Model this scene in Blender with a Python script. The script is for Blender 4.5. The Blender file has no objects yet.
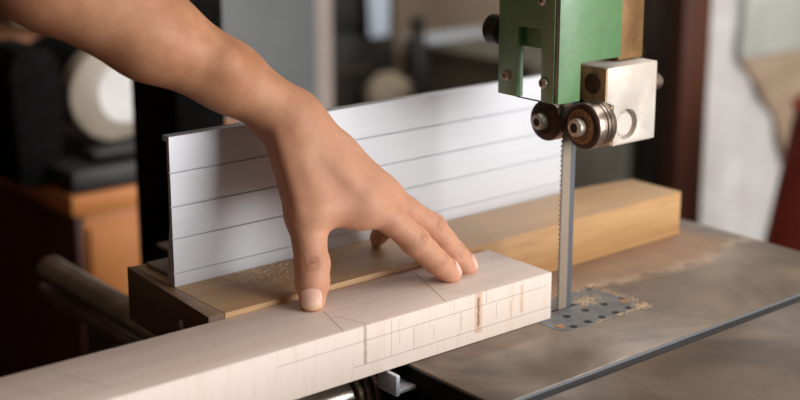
import bpy, bmesh, math, random
import numpy as np
from mathutils import Vector, Matrix, noise

# Workshop scene: a hand steadies a board on a band saw table.
# Metres. The top of the saw table is z = 0, the workshop floor z = -0.9.
# +X is the feed direction, +Y runs across the table away from the window side.
random.seed(4)
np.random.seed(4)
scene = bpy.context.scene
COL = scene.collection
FLOOR = -0.9


def srgb(r, g, b):
    f = lambda c: c / 12.92 if c <= 0.04045 else ((c + 0.055) / 1.055) ** 2.4
    return (f(r / 255), f(g / 255), f(b / 255), 1.0)


# ------------------------------------------------------------------ materials
class NT:
    """small wrapper for building node trees"""

    def __init__(self, name):
        self.m = bpy.data.materials.new(name)
        self.m.use_nodes = True
        self.t = self.m.node_tree
        self.bsdf = self.t.nodes['Principled BSDF']
        self._obj = None

    def n(self, typ, **kw):
        nd = self.t.nodes.new(typ)
        for k, v in kw.items():
            setattr(nd, k, v)
        return nd

    def link(self, a, b):
        self.t.links.new(a, b)

    def put(self, sock, v):
        if isinstance(v, bpy.types.NodeSocket):
            self.link(v, sock)
        else:
            if isinstance(v, tuple) and len(v) == 3 and len(sock.default_value) == 4:
                v = v + (1.0,)
            sock.default_value = v

    def obj(self):
        if self._obj is None:
            self._obj = self.n('ShaderNodeTexCoord').outputs['Object']
        return self._obj

    def mapping(self, scale=(1, 1, 1), rot=(0, 0, 0), loc=(0, 0, 0), vec=None):
        mp = self.n('ShaderNodeMapping')
        mp.inputs['Scale'].default_value = scale
        mp.inputs['Rotation'].default_value = rot
        mp.inputs['Location'].default_value = loc
        self.link(vec or self.obj(), mp.inputs['Vector'])
        return mp.outputs[0]

    def noise(self, scale, detail=4, rough=0.55, vec=None, dist=0.0):
        nd = self.n('ShaderNodeTexNoise')
        nd.inputs['Scale'].default_value = scale
        nd.inputs['Detail'].default_value = detail
        nd.inputs['Roughness'].default_value = rough
        nd.inputs['Distortion'].default_value = dist
        self.link(vec or self.obj(), nd.inputs['Vector'])
        return nd.outputs['Fac']

    def ramp(self, fac, stops):
        nd = self.n('ShaderNodeValToRGB')
        el = nd.color_ramp.elements
        while len(el) < len(stops):
            el.new(0.5)
        for e, (p, c) in zip(el, stops):
            e.position = p
            if not isinstance(c, tuple):
                c = (c, c, c, 1)
            e.color = c
        self.put(nd.inputs[0], fac)
        return nd.outputs[0]

    def math(self, op, a, b=0.0, c=0.0, clamp=False):
        nd = self.n('ShaderNodeMath', operation=op)
        nd.use_clamp = clamp
        self.put(nd.inputs[0], a)
        self.put(nd.inputs[1], b)
        if len(nd.inputs) > 2:
            self.put(nd.inputs[2], c)
        return nd.outputs[0]

    def mix(self, fac, a, b, mode='MIX'):
        nd = self.n('ShaderNodeMix', data_type='RGBA', blend_type=mode)
        self.put(nd.inputs[0], fac)
        self.put(nd.inputs[6], a)
        self.put(nd.inputs[7], b)
        return nd.outputs[2]

    def sep(self, vec=None):
        nd = self.n('ShaderNodeSeparateXYZ')
        self.link(vec or self.obj(), nd.inputs[0])
        return nd.outputs

    def smooth(self, v, lo, hi):
        nd = self.n('ShaderNodeMapRange', interpolation_type='SMOOTHSTEP')
        self.put(nd.inputs['Value'], v)
        nd.inputs['From Min'].default_value = lo
        nd.inputs['From Max'].default_value = hi
        return nd.outputs[0]

    def bump(self, h, strength=0.2, dist=0.001):
        nd = self.n('ShaderNodeBump')
        nd.inputs['Strength'].default_value = strength
        nd.inputs['Distance'].default_value = dist
        self.put(nd.inputs['Height'], h)
        self.link(nd.outputs[0], self.bsdf.inputs['Normal'])

    def out(self, base=None, rough=None, metal=None, **kw):
        if base is not None:
            self.put(self.bsdf.inputs['Base Color'], base)
        if rough is not None:
            self.put(self.bsdf.inputs['Roughness'], rough)
        if metal is not None:
            self.put(self.bsdf.inputs['Metallic'], metal)
        for k, v in kw.items():
            self.put(self.bsdf.inputs[k.replace('_', ' ')], v)
        return self.m


def simple(name, a, b=None, rough=0.5, metal=0.0, scale=60.0, bump=0.0, **kw):
    """mottled two-tone material"""
    t = NT(name)
    b = b or tuple(min(1, c * 0.8) for c in a[:3]) + (1,)
    f = t.noise(scale, 5, 0.6)
    c = t.mix(t.smooth(f, 0.35, 0.65), a, b)
    if bump:
        t.bump(f, bump, 0.0005)
    r = t.math('MULTIPLY_ADD', f, 0.2, rough - 0.1)
    return t.out(c, r, metal, **kw)


# ------------------------------------------------------------------ mesh tools
def bm_new():
    return bmesh.new()


def add_box(bm, x0, x1, y0, y1, z0, z1, bevel=0.0, seg=2):
    g = bmesh.ops.create_cube(bm, size=1.0)
    vs = g['verts']
    for v in vs:
        v.co = Vector(((x0 + x1) / 2 + v.co.x * (x1 - x0), (y0 + y1) / 2 + v.co.y * (y1 - y0), (z0 + z1) / 2 + v.co.z * (z1 - z0)))
    if bevel:
        es = list({e for v in vs for e in v.link_edges})
        bmesh.ops.bevel(bm, geom=es, offset=bevel, segments=seg, profile=0.5, affect='EDGES')
    return bm


AX = {'X': Vector((1, 0, 0)), 'Y': Vector((0, 1, 0)), 'Z': Vector((0, 0, 1))}


def add_lathe(bm, c, axis, prof, seg=40, caps=True):
    """prof: list of (distance along the axis, radius)"""
    ax = AX[axis] if isinstance(axis, str) else Vector(axis).normalized()
    up = Vector((0, 0, 1)) if abs(ax.z) < 0.9 else Vector((1, 0, 0))
    u = ax.cross(up).normalized()
    w = ax.cross(u)
    c = Vector(c)
    rings = []
    for d, r in prof:
        if r < 1e-7:
            rings.append([bm.verts.new(c + ax * d)])
        else:
            rings.append([bm.verts.new(c + ax * d + (u * math.cos(2 * math.pi * i / seg) + w * math.sin(2 * math.pi * i / seg)) * r) for i in range(seg)])
    for a, b in zip(rings, rings[1:]):
        for i in range(seg):
            j = (i + 1) % seg
            if len(a) == 1 and len(b) == 1:
                continue
            if len(a) == 1:
                bm.faces.new((a[0], b[j], b[i]))
            elif len(b) == 1:
                bm.faces.new((a[i], a[j], b[0]))
            else:
                bm.faces.new((a[i], a[j], b[j], b[i]))
    if caps:
        if len(rings[0]) > 1:
            bm.faces.new(list(reversed(rings[0])))
        if len(rings[-1]) > 1:
            bm.faces.new(rings[-1])
    return bm


def add_tube(bm, pts, r, seg=12):
    """round bar through points"""
    pts = [Vector(p) for p in pts]
    rs = r if isinstance(r, (list, tuple)) else [r] * len(pts)
    rings = []
    prev = None
    for i, p in enumerate(pts):
        d = (pts[min(i + 1, len(pts) - 1)] - pts[max(i - 1, 0)]).normalized()
        if prev is None:
            up = Vector((0, 0, 1)) if abs(d.z) < 0.9 else Vector((1, 0, 0))
            u = d.cross(up).normalized()
        else:
            u = (prev - d * prev.dot(d)).normalized()
        prev = u
        w = d.cross(u)
        rings.append([bm.verts.new(p + (u * math.cos(2 * math.pi * k / seg) + w * math.sin(2 * math.pi * k / seg)) * rs[i]) for k in range(seg)])
    for a, b in zip(rings, rings[1:]):
        for i in range(seg):
            j = (i + 1) % seg
            bm.faces.new((a[i], a[j], b[j], b[i]))
    bm.faces.new(list(reversed(rings[0])))
    bm.faces.new(rings[-1])
    return bm


def add_prism(bm, poly, axis, d0, d1, holes=(), bevel=0.0):
    """poly: outline in the two other axes (X: y,z  Y: x,z  Z: x,y), extruded d0..d1; holes: more outlines"""
    def P(a, b, d):
        return Vector((d, a, b)) if axis == 'X' else Vector((a, d, b)) if axis == 'Y' else Vector((a, b, d))
    tmp = bmesh.new()
    edges = []
    for loop in [poly] + list(holes):
        vs = [tmp.verts.new(P(a, b, d0)) for a, b in loop]
        edges += [tmp.edges.new((vs[i], vs[(i + 1) % len(vs)])) for i in range(len(vs))]
    bmesh.ops.triangle_fill(tmp, use_beauty=True, use_dissolve=False, edges=edges)
    fs = list(tmp.faces)
    if not fs and not holes:
        tmp.faces.new(list(tmp.verts))
        fs = list(tmp.faces)
    r = bmesh.ops.extrude_face_region(tmp, geom=fs)
    off = P(0, 0, d1) - P(0, 0, d0)
    for v in [g for g in r['geom'] if isinstance(g, bmesh.types.BMVert)]:
        v.co += off
    bmesh.ops.recalc_face_normals(tmp, faces=tmp.faces)
    if bevel:
        es = [e for e in tmp.edges if len(e.link_faces) == 2 and e.calc_face_angle(0) > 0.5]
        bmesh.ops.bevel(tmp, geom=es, offset=bevel, segments=2, profile=0.5, affect='EDGES')
    me = bpy.data.meshes.new('tmp')
    tmp.to_mesh(me)
    tmp.free()
    bm.from_mesh(me)
    bpy.data.meshes.remove(me)
    return bm


def circle(cx, cy, r, n=20):
    return [(cx + r * math.cos(2 * math.pi * i / n), cy + r * math.sin(2 * math.pi * i / n)) for i in range(n)]


def round_rect(x0, x1, y0, y1, r, n=8):
    out = []
    for cx, cy, a0 in ((x1 - r, y1 - r, 0), (x0 + r, y1 - r, 90), (x0 + r, y0 + r, 180), (x1 - r, y0 + r, 270)):
        for k in range(n + 1):
            a = math.radians(a0 + 90 * k / n)
            out.append((cx + r * math.cos(a), cy + r * math.sin(a)))
    return out


def mesh_obj(name, bm, material, parent=None, base=(0, 0, 0), smooth=35, recalc=True):
    """link a bmesh as ONE object; vertices are authored in place and stored relative to base"""
    if recalc:
        bmesh.ops.recalc_face_normals(bm, faces=bm.faces)
    if smooth:
        lim = math.radians(smooth)
        for f in bm.faces:
            f.smooth = True
        for e in bm.edges:
            if len(e.link_faces) == 2 and e.calc_face_angle(0) > lim:
                e.smooth = False
    me = bpy.data.meshes.new(name)
    bm.to_mesh(me)
    bm.free()
    me.transform(Matrix.Translation(-Vector(base)))
    me.materials.append(material)
    o = bpy.data.objects.new(name, me)
    COL.objects.link(o)
    if parent:
        o.parent = parent
    return o


def tag(o, label=None, cat=None, group=None, kind=None):
    if label:
        o['label'] = label
    if cat:
        o['category'] = cat
    if group:
        o['group'] = group
    if kind:
        o['kind'] = kind
    return o


class Thing:
    """an Empty at the base of a thing, parent of its parts"""

    def __init__(self, name, label, cat, base, rotz=0.0, group=None):
        self.base = Vector(base)
        self.root = bpy.data.objects.new(name, None)
        self.root.empty_display_size = 0.05
        COL.objects.link(self.root)
        self.root.location = Matrix.Rotation(rotz, 3, 'Z') @ self.base
        self.root.rotation_euler = (0, 0, rotz)
        tag(self.root, label, cat, group)

    def part(self, name, bm, material, parent=None, label=None, **kw):
        o = mesh_obj(name, bm, material, parent or self.root, self.base, **kw)
        if label:
            o['label'] = label
        return o


def solo(name, bm, material, label, cat, base, rotz=0.0, group=None, **kw):
    o = mesh_obj(name, bm, material, None, base, **kw)
    o.location = Matrix.Rotation(rotz, 3, 'Z') @ Vector(base)
    o.rotation_euler = (0, 0, rotz)
    return tag(o, label, cat, group)


def struct(name, bm, material, **kw):
    o = mesh_obj(name, bm, material, None, **kw)
    return tag(o, kind='structure')

# ------------------------------------------------------------------ the materials of the place
def seg_mask(t, u, v, x1, y1, x2, y2, w):
    """1 on a pencil stroke from (x1,y1) to (x2,y2), half width w"""
    dx, dy = x2 - x1, y2 - y1
    L = math.hypot(dx, dy)
    ux, uy = dx / L, dy / L
    a = t.math('SUBTRACT', u, x1)
    b = t.math('SUBTRACT', v, y1)
    along = t.math('ADD', t.math('MULTIPLY', a, ux), t.math('MULTIPLY', b, uy))
    across = t.math('ABSOLUTE', t.math('SUBTRACT', t.math('MULTIPLY', a, uy), t.math('MULTIPLY', b, ux)))
    m = t.math('SUBTRACT', 1.0, t.smooth(across, w * 0.4, w * 1.6))
    mid = t.math('ABSOLUTE', t.math('SUBTRACT', along, L / 2))
    return t.math('MULTIPLY', m, t.math('LESS_THAN', mid, L / 2))


TOP_LINES = [(-0.0776, 0.063, -0.0995, 0.0029, 0.75), (-0.175, 0.0393, -0.1865, 0.0001, 0.6), (-0.1748, 0.0272, -0.1653, -0.0014, 0.45),
             (-0.3571, 0.0602, -0.3405, 0.0137, 0.4), (-0.0853, 0.025, -0.0763, -0.0005, 0.35), (-0.3843, 0.0563, -0.3734, 0.0262, 0.35)]
FRONT_LINES = [(-0.2377, 0.0256, -0.0043, 0.0268, 0.55), (-0.1793, 0.0096, -0.0011, 0.0099, 0.55),
               (-0.1481, 0.0349, -0.1482, 0.0097, 0.55), (-0.1427, 0.0343, -0.141, 0.0156, 0.35), (-0.1291, 0.0254, -0.1291, 0.009, 0.6),
               (-0.0875, 0.0261, -0.0874, 0.0122, 0.6), (-0.0642, 0.0375, -0.064, 0.0272, 0.7), (-0.0545, 0.0257, -0.0542, 0.0137, 0.5),
               (-0.0405, 0.0232, -0.0401, 0.0104, 0.55), (-0.1117, 0.0232, -0.1116, 0.0117, 0.4), (-0.094, 0.033, -0.0935, 0.024, 0.3)]


def mat_workpiece():
    t = NT('pale_planed_wood')
    x, y, z = t.sep()
    grain = t.noise(1, 6, 0.6, t.mapping((6, 90, 90)))
    fine = t.noise(1, 4, 0.7, t.mapping((40, 700, 700)))
    cloud = t.noise(9, 3)
    c = t.mix(t.smooth(grain, 0.3, 0.7), srgb(220, 202, 190), srgb(212, 190, 176))
    c = t.mix(t.math('MULTIPLY', t.smooth(cloud, 0.45, 0.75), 0.35), c, srgb(205, 178, 158))
    c = t.mix(t.math('MULTIPLY', t.smooth(fine, 0.5, 0.75), 0.25), c, srgb(190, 160, 138))
    # the sawn front edge: short upright flecks and streaks
    on_front = t.math('LESS_THAN', y, 0.0012)
    streak = t.noise(1, 3, 0.6, t.mapping((420, 10, 26), rot=(0, 0.06, 0)))
    band = t.noise(1, 2, 0.5, t.mapping((60, 5, 3)))
    fr = t.mix(t.math('MULTIPLY', t.smooth(streak, 0.5, 0.72), 0.28), srgb(232, 216, 204), srgb(208, 178, 156))
    fr = t.mix(t.math('MULTIPLY', t.smooth(band, 0.5, 0.75), 0.2), fr, srgb(220, 184, 156))
    fleck = t.noise(1, 2, 0.5, t.mapping((520, 8, 60), rot=(0, 0.12, 0), loc=(3, 0, 1)))
    fr = t.mix(t.math('MULTIPLY', t.smooth(fleck, 0.69, 0.75), 0.45), fr, srgb(158, 118, 92))
    for (sx, s0, s1, wd, col, k) in ((-0.0714, 0.007, 0.036, 0.0032, srgb(196, 150, 112), 0.6), (-0.0714, 0.012, 0.033, 0.0009, srgb(120, 78, 52), 0.8),
                                     (-0.1697, 0.010, 0.036, 0.0012, srgb(150, 112, 86), 0.6), (-0.03, 0.012, 0.033, 0.0016, srgb(200, 158, 124), 0.5)):
        wob = t.math('ADD', x, t.math('MULTIPLY', t.math('SUBTRACT', t.noise(300, 2), 0.5), 0.002))
        fr = t.mix(t.math('MULTIPLY', seg_mask(t, wob, z, sx, s0, sx, s1, wd), k), fr, col)
    lead = srgb(105, 92, 86)
    for x1, y1, x2, y2, k in FRONT_LINES:
        fr = t.mix(t.math('MULTIPLY', seg_mask(t, x, z, x1, y1, x2, y2, 0.00032), k * 0.75), fr, lead)
    tp = c
    for x1, y1, x2, y2, k in TOP_LINES:
        tp = t.mix(t.math('MULTIPLY', seg_mask(t, x, y, x1, y1, x2, y2, 0.00042), k), tp, lead)
    t.bump(t.math('ADD', grain, t.math('MULTIPLY', fine, 0.4)), 0.12, 0.0006)
    return t.out(t.mix(on_front, tp, fr), 0.62)


def mat_wood(name, a, b, dark, grain_scale=(5, 70, 70), rough=0.5, dust=None, dust_amt=0.6):
    t = NT(name)
    g = t.noise(1, 6, 0.62, t.mapping(grain_scale), 0.4)
    f = t.noise(1, 4, 0.7, t.mapping(tuple(s * 6 for s in grain_scale)))
    c = t.mix(t.smooth(g, 0.32, 0.68), a, b)
    c = t.mix(t.math('MULTIPLY', t.smooth(f, 0.5, 0.75), 0.45), c, dark)
    if dust:
        geo = t.n('ShaderNodeNewGeometry')
        up = t.sep(geo.outputs['Normal'])[2]
        sp = t.math('MULTIPLY_ADD', t.smooth(t.noise(28, 5, 0.65), 0.3, 0.7), 0.6, 0.4)
        c = t.mix(t.math('MULTIPLY', t.math('MULTIPLY', t.smooth(up, 0.7, 0.95), sp), dust_amt), c, dust)
    t.bump(t.math('ADD', g, f), 0.15, 0.0006)
    return t.out(c, rough)


def mat_iron():
    t = NT('worn_cast_iron')
    n1 = t.noise(9, 6, 0.65, None, 0.6)
    n2 = t.noise(45, 5, 0.7)
    sc = t.noise(1, 3, 0.6, t.mapping((14, 420, 10), rot=(0, 0, 0.1)))
    c = t.mix(t.smooth(n1, 0.35, 0.65), srgb(132, 115, 99), srgb(94, 82, 72))
    c = t.mix(t.math('MULTIPLY', t.smooth(n2, 0.5, 0.75), 0.4), c, srgb(132, 108, 88))
    c = t.mix(t.math('MULTIPLY', t.smooth(sc, 0.58, 0.75), 0.25), c, srgb(140, 130, 120))
    # brown sawdust film rubbed in along the fence and the feed path
    x, y, z = t.sep(t.mapping(loc=(0.05, 0.25, FLOOR)))        # measured from the blade foot
    edge = t.math('ADD', y, t.math('MULTIPLY', t.math('SUBTRACT', t.noise(18, 4, 0.6), 0.5), 0.09))
    near = t.math('MULTIPLY', t.smooth(edge, 0.014, 0.034), t.math('SUBTRACT', 1.0, t.smooth(x, 0.235, 0.27)))
    near = t.math('MULTIPLY', near, t.math('GREATER_THAN', x, 0.02))
    c = t.mix(t.math('MULTIPLY', near, t.math('MULTIPLY_ADD', t.smooth(n2, 0.3, 0.7), 0.5, 0.45)), c, srgb(146, 112, 86))
    rim = t.math('MULTIPLY', t.smooth(edge, 0.008, 0.02), t.math('SUBTRACT', 1.0, t.smooth(edge, 0.022, 0.036)))
    rim = t.math('MULTIPLY', rim, t.math('GREATER_THAN', x, 0.075))
    c = t.mix(t.math('MULTIPLY', t.math('MULTIPLY', rim, t.smooth(n2, 0.35, 0.65)), 0.6), c, srgb(190, 160, 132))
    wall = t.math('MULTIPLY', t.math('LESS_THAN', z, -0.0007), t.math('LESS_THAN', t.math('ABSOLUTE', t.math('ADD', y, 0.0885)), 0.008))
    c = t.mix(wall, c, srgb(146, 148, 152))      # planed walls of the slot
    slot_shade = t.math('MULTIPLY', t.math('LESS_THAN', z, -0.0030), t.math('LESS_THAN', t.math('ABSOLUTE', t.math('ADD', y, 0.0885)), 0.008))
    c = t.mix(slot_shade, c, srgb(44, 42, 42))  # shadow of the near edge painted on the slot floor
    t.bump(t.math('ADD', n2, sc), 0.08, 0.0004)
    r = t.math('MULTIPLY_ADD', n1, 0.25, 0.20)
    r = t.math('MULTIPLY_ADD', near, 0.25, r)
    return t.out(c, r, 0.25)


def mat_brushed():
    t = NT('brushed_aluminium')
    f = t.noise(1, 4, 0.7, t.mapping((8, 900, 900)))
    g = t.noise(14, 4, 0.6)
    c = t.mix(f, srgb(212, 214, 219), srgb(194, 196, 202))
    t.bump(f, 0.06, 0.0003)
    return t.out(c, t.math('MULTIPLY_ADD', g, 0.14, 0.42), 0.42, Anisotropic=0.5)


def mat_skin():
    t = NT('skin')
    at = t.n('ShaderNodeAttribute', attribute_name='tone')
    red, crease, _ = t.sep(at.outputs['Vector'])
    n1 = t.noise(46, 5, 0.65)
    n2 = t.noise(240, 3, 0.6)
    vor = t.n('ShaderNodeTexVoronoi')
    vor.inputs['Scale'].default_value = 900
    t.link(t.obj(), vor.inputs['Vector'])
    c = t.mix(t.smooth(n1, 0.3, 0.7), srgb(197, 143, 109), srgb(176, 121, 88))
    c = t.mix(t.math('MULTIPLY', t.smooth(n2, 0.5, 0.8), 0.25), c, srgb(176, 118, 88))
    c = t.mix(t.math('MULTIPLY', red, 0.85), c, srgb(216, 164, 140))
    c = t.mix(t.math('MULTIPLY', crease, 0.55), c, srgb(158, 100, 78))
    mid = t.noise(110, 4, 0.65)
    t.bump(t.math('ADD', t.math('ADD', vor.outputs['Distance'], n2), t.math('MULTIPLY', mid, 1.5)), 0.12, 0.0005)
    return t.out(c, 0.56, Specular_IOR_Level=0.35, Subsurface_Weight=0.12, Subsurface_Radius=(0.008, 0.003, 0.0015), Subsurface_Scale=0.5)


def mat_blade():
    t = NT('saw_blade_steel')
    x, y, z = t.sep(t.mapping(loc=(0.05, 0.25, FLOOR)))
    f = t.noise(1, 3, 0.6, t.mapping((900, 900, 8)))
    c = t.mix(f, srgb(160, 144, 126), srgb(136, 121, 106))
    c = t.mix(t.smooth(x, 0.0254, 0.0262), c, srgb(92, 95, 102))
    c = t.mix(t.math('SUBTRACT', 1.0, t.smooth(x, 0.0172, 0.0182)), c, srgb(96, 92, 90))
    return t.out(c, 0.5, 0.35)


M = {}
M['workpiece'] = mat_workpiece()
M['fence_wood'] = mat_wood('honey_brown_wood', srgb(192, 152, 104), srgb(174, 130, 84), srgb(140, 98, 60), dust=srgb(158, 132, 106), dust_amt=0.7)
M['cap_wood'] = mat_wood('walnut_brown_wood', srgb(104, 70, 48), srgb(84, 54, 36), srgb(58, 36, 22), (60, 6, 60), dust=srgb(160, 134, 108), dust_amt=0.55)
M['iron'] = mat_iron()
M['black_paint'] = simple('black_enamel', srgb(22, 20, 19), srgb(14, 13, 12), 0.45)
M['matte_black'] = simple('matte_black_paint', srgb(18, 16, 16), srgb(12, 11, 11), 0.8, Specular_IOR_Level=0.1)
M['alu'] = mat_brushed()
M['alu_dull'] = simple('dull_aluminium', srgb(150, 150, 148), srgb(120, 122, 120), 0.45, 0.8)
M['green'] = simple('green_hammer_paint', srgb(82, 136, 80), srgb(76, 128, 74), 0.5, 0.0, 140, 0.05, Specular_IOR_Level=0.9, Coat_Weight=1.0, Coat_Roughness=0.34)
M['bolt'] = simple('zinc_bolt', srgb(206, 198, 186), srgb(172, 160, 146), 0.36, 0.6, 300)
M['socket'] = simple('dark_socket', srgb(40, 30, 24), srgb(26, 20, 16), 0.6, 0.3, 300)
M['blade'] = mat_blade()
M['white_block'] = simple('milled_pale_metal', srgb(214, 208, 199), srgb(204, 192, 179), 0.45, 0.15, 40)
M['brass'] = simple('oily_steel_bore', srgb(204, 176, 134), srgb(172, 142, 102), 0.4, 0.3, 80)
M['bear'] = simple('oily_bearing_steel', srgb(178, 164, 152), srgb(138, 120, 106), 0.28, 0.9, 60)
M['bear_dark'] = simple('grimy_bearing_face', srgb(74, 46, 32), srgb(46, 28, 20), 0.5, 0.35, 260, 0.2)
M['rust'] = simple('rusty_grease', srgb(184, 140, 96), srgb(124, 84, 54), 0.7, 0.1, 500, 0.3)
M['post'] = simple('browned_steel_bar', srgb(158, 122, 78), srgb(128, 94, 60), 0.38, 0.5, 50)
M['knob'] = simple('black_bakelite', srgb(34, 28, 26), srgb(22, 18, 17), 0.35)
M['chrome'] = simple('bright_steel', srgb(214, 208, 202), srgb(190, 182, 174), 0.22, 0.95, 90)
M['bore'] = simple('oily_bore', srgb(110, 84, 54), srgb(84, 62, 40), 0.5, 0.2, 120)
M['insert'] = simple('scuffed_zinc_insert', srgb(132, 136, 138), srgb(108, 112, 116), 0.4, 0.6, 70)
M['rail'] = simple('dark_steel_rail', srgb(132, 114, 96), srgb(96, 80, 66), 0.3, 0.6, 40)
M['nail'] = NT('fingernail').out(srgb(234, 190, 174), 0.3)
M['nail_tip'] = NT('fingernail_edge').out(srgb(226, 194, 158), 0.35)
M['skin'] = mat_skin()

# ------------------------------------------------------------------ bodies: signed distance shapes turned into one surface
def smin(a, b, k):
    h = np.clip(0.5 + 0.5 * (b - a) / k, 0, 1)
    return b * (1 - h) + a * h - k * h * (1 - h)


def smax(a, b, k):
    return -smin(-a, -b, k)


def cone(P, a, b, ra, rb):
    a = np.asarray(a, float)
    ba = np.asarray(b, float) - a
    h = np.clip((P - a) @ ba / (ba @ ba), 0, 1)
    return np.linalg.norm(P - a - h[:, None] * ba, axis=1) - (ra + (rb - ra) * h)


def ball(P, c, r):
    return np.linalg.norm(P - np.asarray(c, float), axis=1) - r


def ellipsoid(P, c, R, rad):
    q = ((P - np.asarray(c, float)) @ np.asarray(R, float).T) / np.asarray(rad, float)
    k0 = np.linalg.norm(q, axis=1)
    k1 = np.linalg.norm(q / np.asarray(rad, float), axis=1)
    return k0 * (k0 - 1) / np.maximum(k1, 1e-9)


def tri(P, a, b, c, r):
    a, b, c = (np.asarray(v, float) for v in (a, b, c))
    n = np.cross(b - a, c - a)
    n /= np.linalg.norm(n)
    e = [(a, b), (b, c), (c, a)]
    inside = np.ones(len(P), bool)
    dd = np.full(len(P), 1e9)
    for p, q in e:
        ed = q - p
        inside &= (P - p) @ np.cross(n, ed) >= 0
        h = np.clip((P - p) @ ed / (ed @ ed), 0, 1)
        dd = np.minimum(dd, np.linalg.norm(P - p - h[:, None] * ed, axis=1))
    return np.where(inside, np.abs((P - a) @ n), dd) - r


def surface(f, lo, hi, step, coarse=4):
    """surface nets over a sparse grid; returns vertices and quads"""
    lo = np.asarray(lo, float)
    n = (np.ceil((np.asarray(hi, float) - lo) / (step * coarse)).astype(int) + 1)
    cs = step * coarse
    g = np.stack(np.meshgrid(*[np.arange(k) for k in n], indexing='ij'), -1).reshape(-1, 3)
    cd = f(lo + (g + 0.5) * cs - 0.5 * step).reshape(n)
    D = np.repeat(np.repeat(np.repeat(cd, coarse, 0), coarse, 1), coarse, 2).astype(np.float32)
    near = np.abs(cd) < cs * 1.8
    idx = np.argwhere(near)
    o = np.stack(np.meshgrid(*[np.arange(coarse)] * 3, indexing='ij'), -1).reshape(-1, 3)
    fi = (idx[:, None, :] * coarse + o[None]).reshape(-1, 3)
    for s in range(0, len(fi), 400000):
        q = fi[s:s + 400000]
        D[q[:, 0], q[:, 1], q[:, 2]] = f(lo + q * step)
    S = D < 0
    N = D.shape
    c8 = [(i, j, k) for i in (0, 1) for j in (0, 1) for k in (0, 1)]
    sl = lambda A, c: A[c[0]:N[0] - 1 + c[0], c[1]:N[1] - 1 + c[1], c[2]:N[2] - 1 + c[2]]
    cnt = sum(sl(S, c).astype(np.int8) for c in c8)
    act = np.argwhere((cnt > 0) & (cnt < 8))
    vid = -np.ones(tuple(k - 1 for k in N), np.int64)
    vid[act[:, 0], act[:, 1], act[:, 2]] = np.arange(len(act))
    acc = np.zeros((len(act), 3))
    w = np.zeros(len(act))
    val = {c: D[act[:, 0] + c[0], act[:, 1] + c[1], act[:, 2] + c[2]].astype(float) for c in c8}
    for a in c8:
        for ax in range(3):
            if a[ax] == 0:
                b = tuple(1 if i == ax else a[i] for i in range(3))
                da, db = val[a], val[b]
                m = (da < 0) != (db < 0)
                t = np.where(m, da / np.where(m, da - db, 1), 0)
                p = np.array(a, float)[None] + t[:, None] * (np.array(b) - np.array(a))[None]
                acc[m] += p[m]
                w[m] += 1
    V = lo + (act + acc / w[:, None]) * step
    quads = []
    for ax in range(3):
        u, v = [(1, 2), (2, 0), (0, 1)][ax]
        A = [slice(None)] * 3
        B = [slice(None)] * 3
        A[ax] = slice(0, -1)
        B[ax] = slice(1, None)
        ch = np.argwhere(S[tuple(A)] != S[tuple(B)])
        ch = ch[(ch[:, u] > 0) & (ch[:, v] > 0) & (ch[:, u] < N[u] - 1) & (ch[:, v] < N[v] - 1)]
        ins = S[ch[:, 0], ch[:, 1], ch[:, 2]]
        q = []
        for du, dv in ((-1, -1), (0, -1), (0, 0), (-1, 0)):
            p = ch.copy()
            p[:, u] += du
            p[:, v] += dv
            q.append(vid[p[:, 0], p[:, 1], p[:, 2]])
        q = np.stack(q, 1)
        q[~ins] = q[~ins][:, ::-1]
        quads.append(q)
    Q = np.concatenate(quads)
    Q = Q[(Q >= 0).all(1)]
    h = step * 0.25
    for _ in range(3):                                        # settle the vertices on the true surface
        d = f(V)
        gr = np.stack([(f(V + np.eye(3)[i] * h) - f(V - np.eye(3)[i] * h)) / (2 * h) for i in range(3)], 1)
        gl = np.maximum((gr * gr).sum(1), 0.2)
        V = V - np.clip((d / gl), -step, step)[:, None] * gr
    return V, Q


# joints of the left arm and hand (x, y, z)
J = {k: np.array(v) for k, v in {
    'elbow': (-0.3625, 0.1779, 0.3293),
    'fore1': (-0.3038, 0.1489, 0.2635),
    'fore2': (-0.2466, 0.1275, 0.2186),
    'fore3': (-0.1994, 0.1119, 0.1872),
    'wrist': (-0.1614, 0.0980, 0.1579),
    'tcmc': (-0.1661, 0.0850, 0.1337),
    'tmcp': (-0.1692, 0.0665, 0.0956),
    'tip1': (-0.1731, 0.0550, 0.0649),
    'tip2': (-0.1770, 0.0496, 0.0415),
    'imcp': (-0.1286, 0.0533, 0.1016),
    'ipip': (-0.0959, 0.0401, 0.0691),
    'idip': (-0.0794, 0.0356, 0.0514),
    'itip': (-0.0681, 0.0324, 0.0412),
    'mmcp': (-0.1095, 0.0620, 0.0992),
    'mpip': (-0.0717, 0.0502, 0.0718),
    'mdip': (-0.0560, 0.0440, 0.0507),
    'mtip': (-0.0458, 0.0400, 0.0393),
    'rmcp': (-0.0943, 0.0743, 0.0932),
    'rpip': (-0.0603, 0.0723, 0.0617),
    'rdip': (-0.0444, 0.0737, 0.0482),
    'rtip': (-0.0325, 0.0804, 0.0414),
    'pmcp': (-0.0926, 0.0938, 0.0872),
    'ppip': (-0.0716, 0.1028, 0.0606),
    'pdip': (-0.0692, 0.1117, 0.0526),
    'ptip': (-0.0674, 0.1189, 0.0461),
    'weba': (-0.1604, 0.0626, 0.1025),
    'webb': (-0.1327, 0.0547, 0.0950),
    'webc': (-0.1658, 0.0773, 0.1310),
}.items()}
SHOULDER = np.array((-0.585, 0.195, 0.53))


def unit(v):
    v = np.asarray(v, float)
    return v / np.linalg.norm(v)


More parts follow.
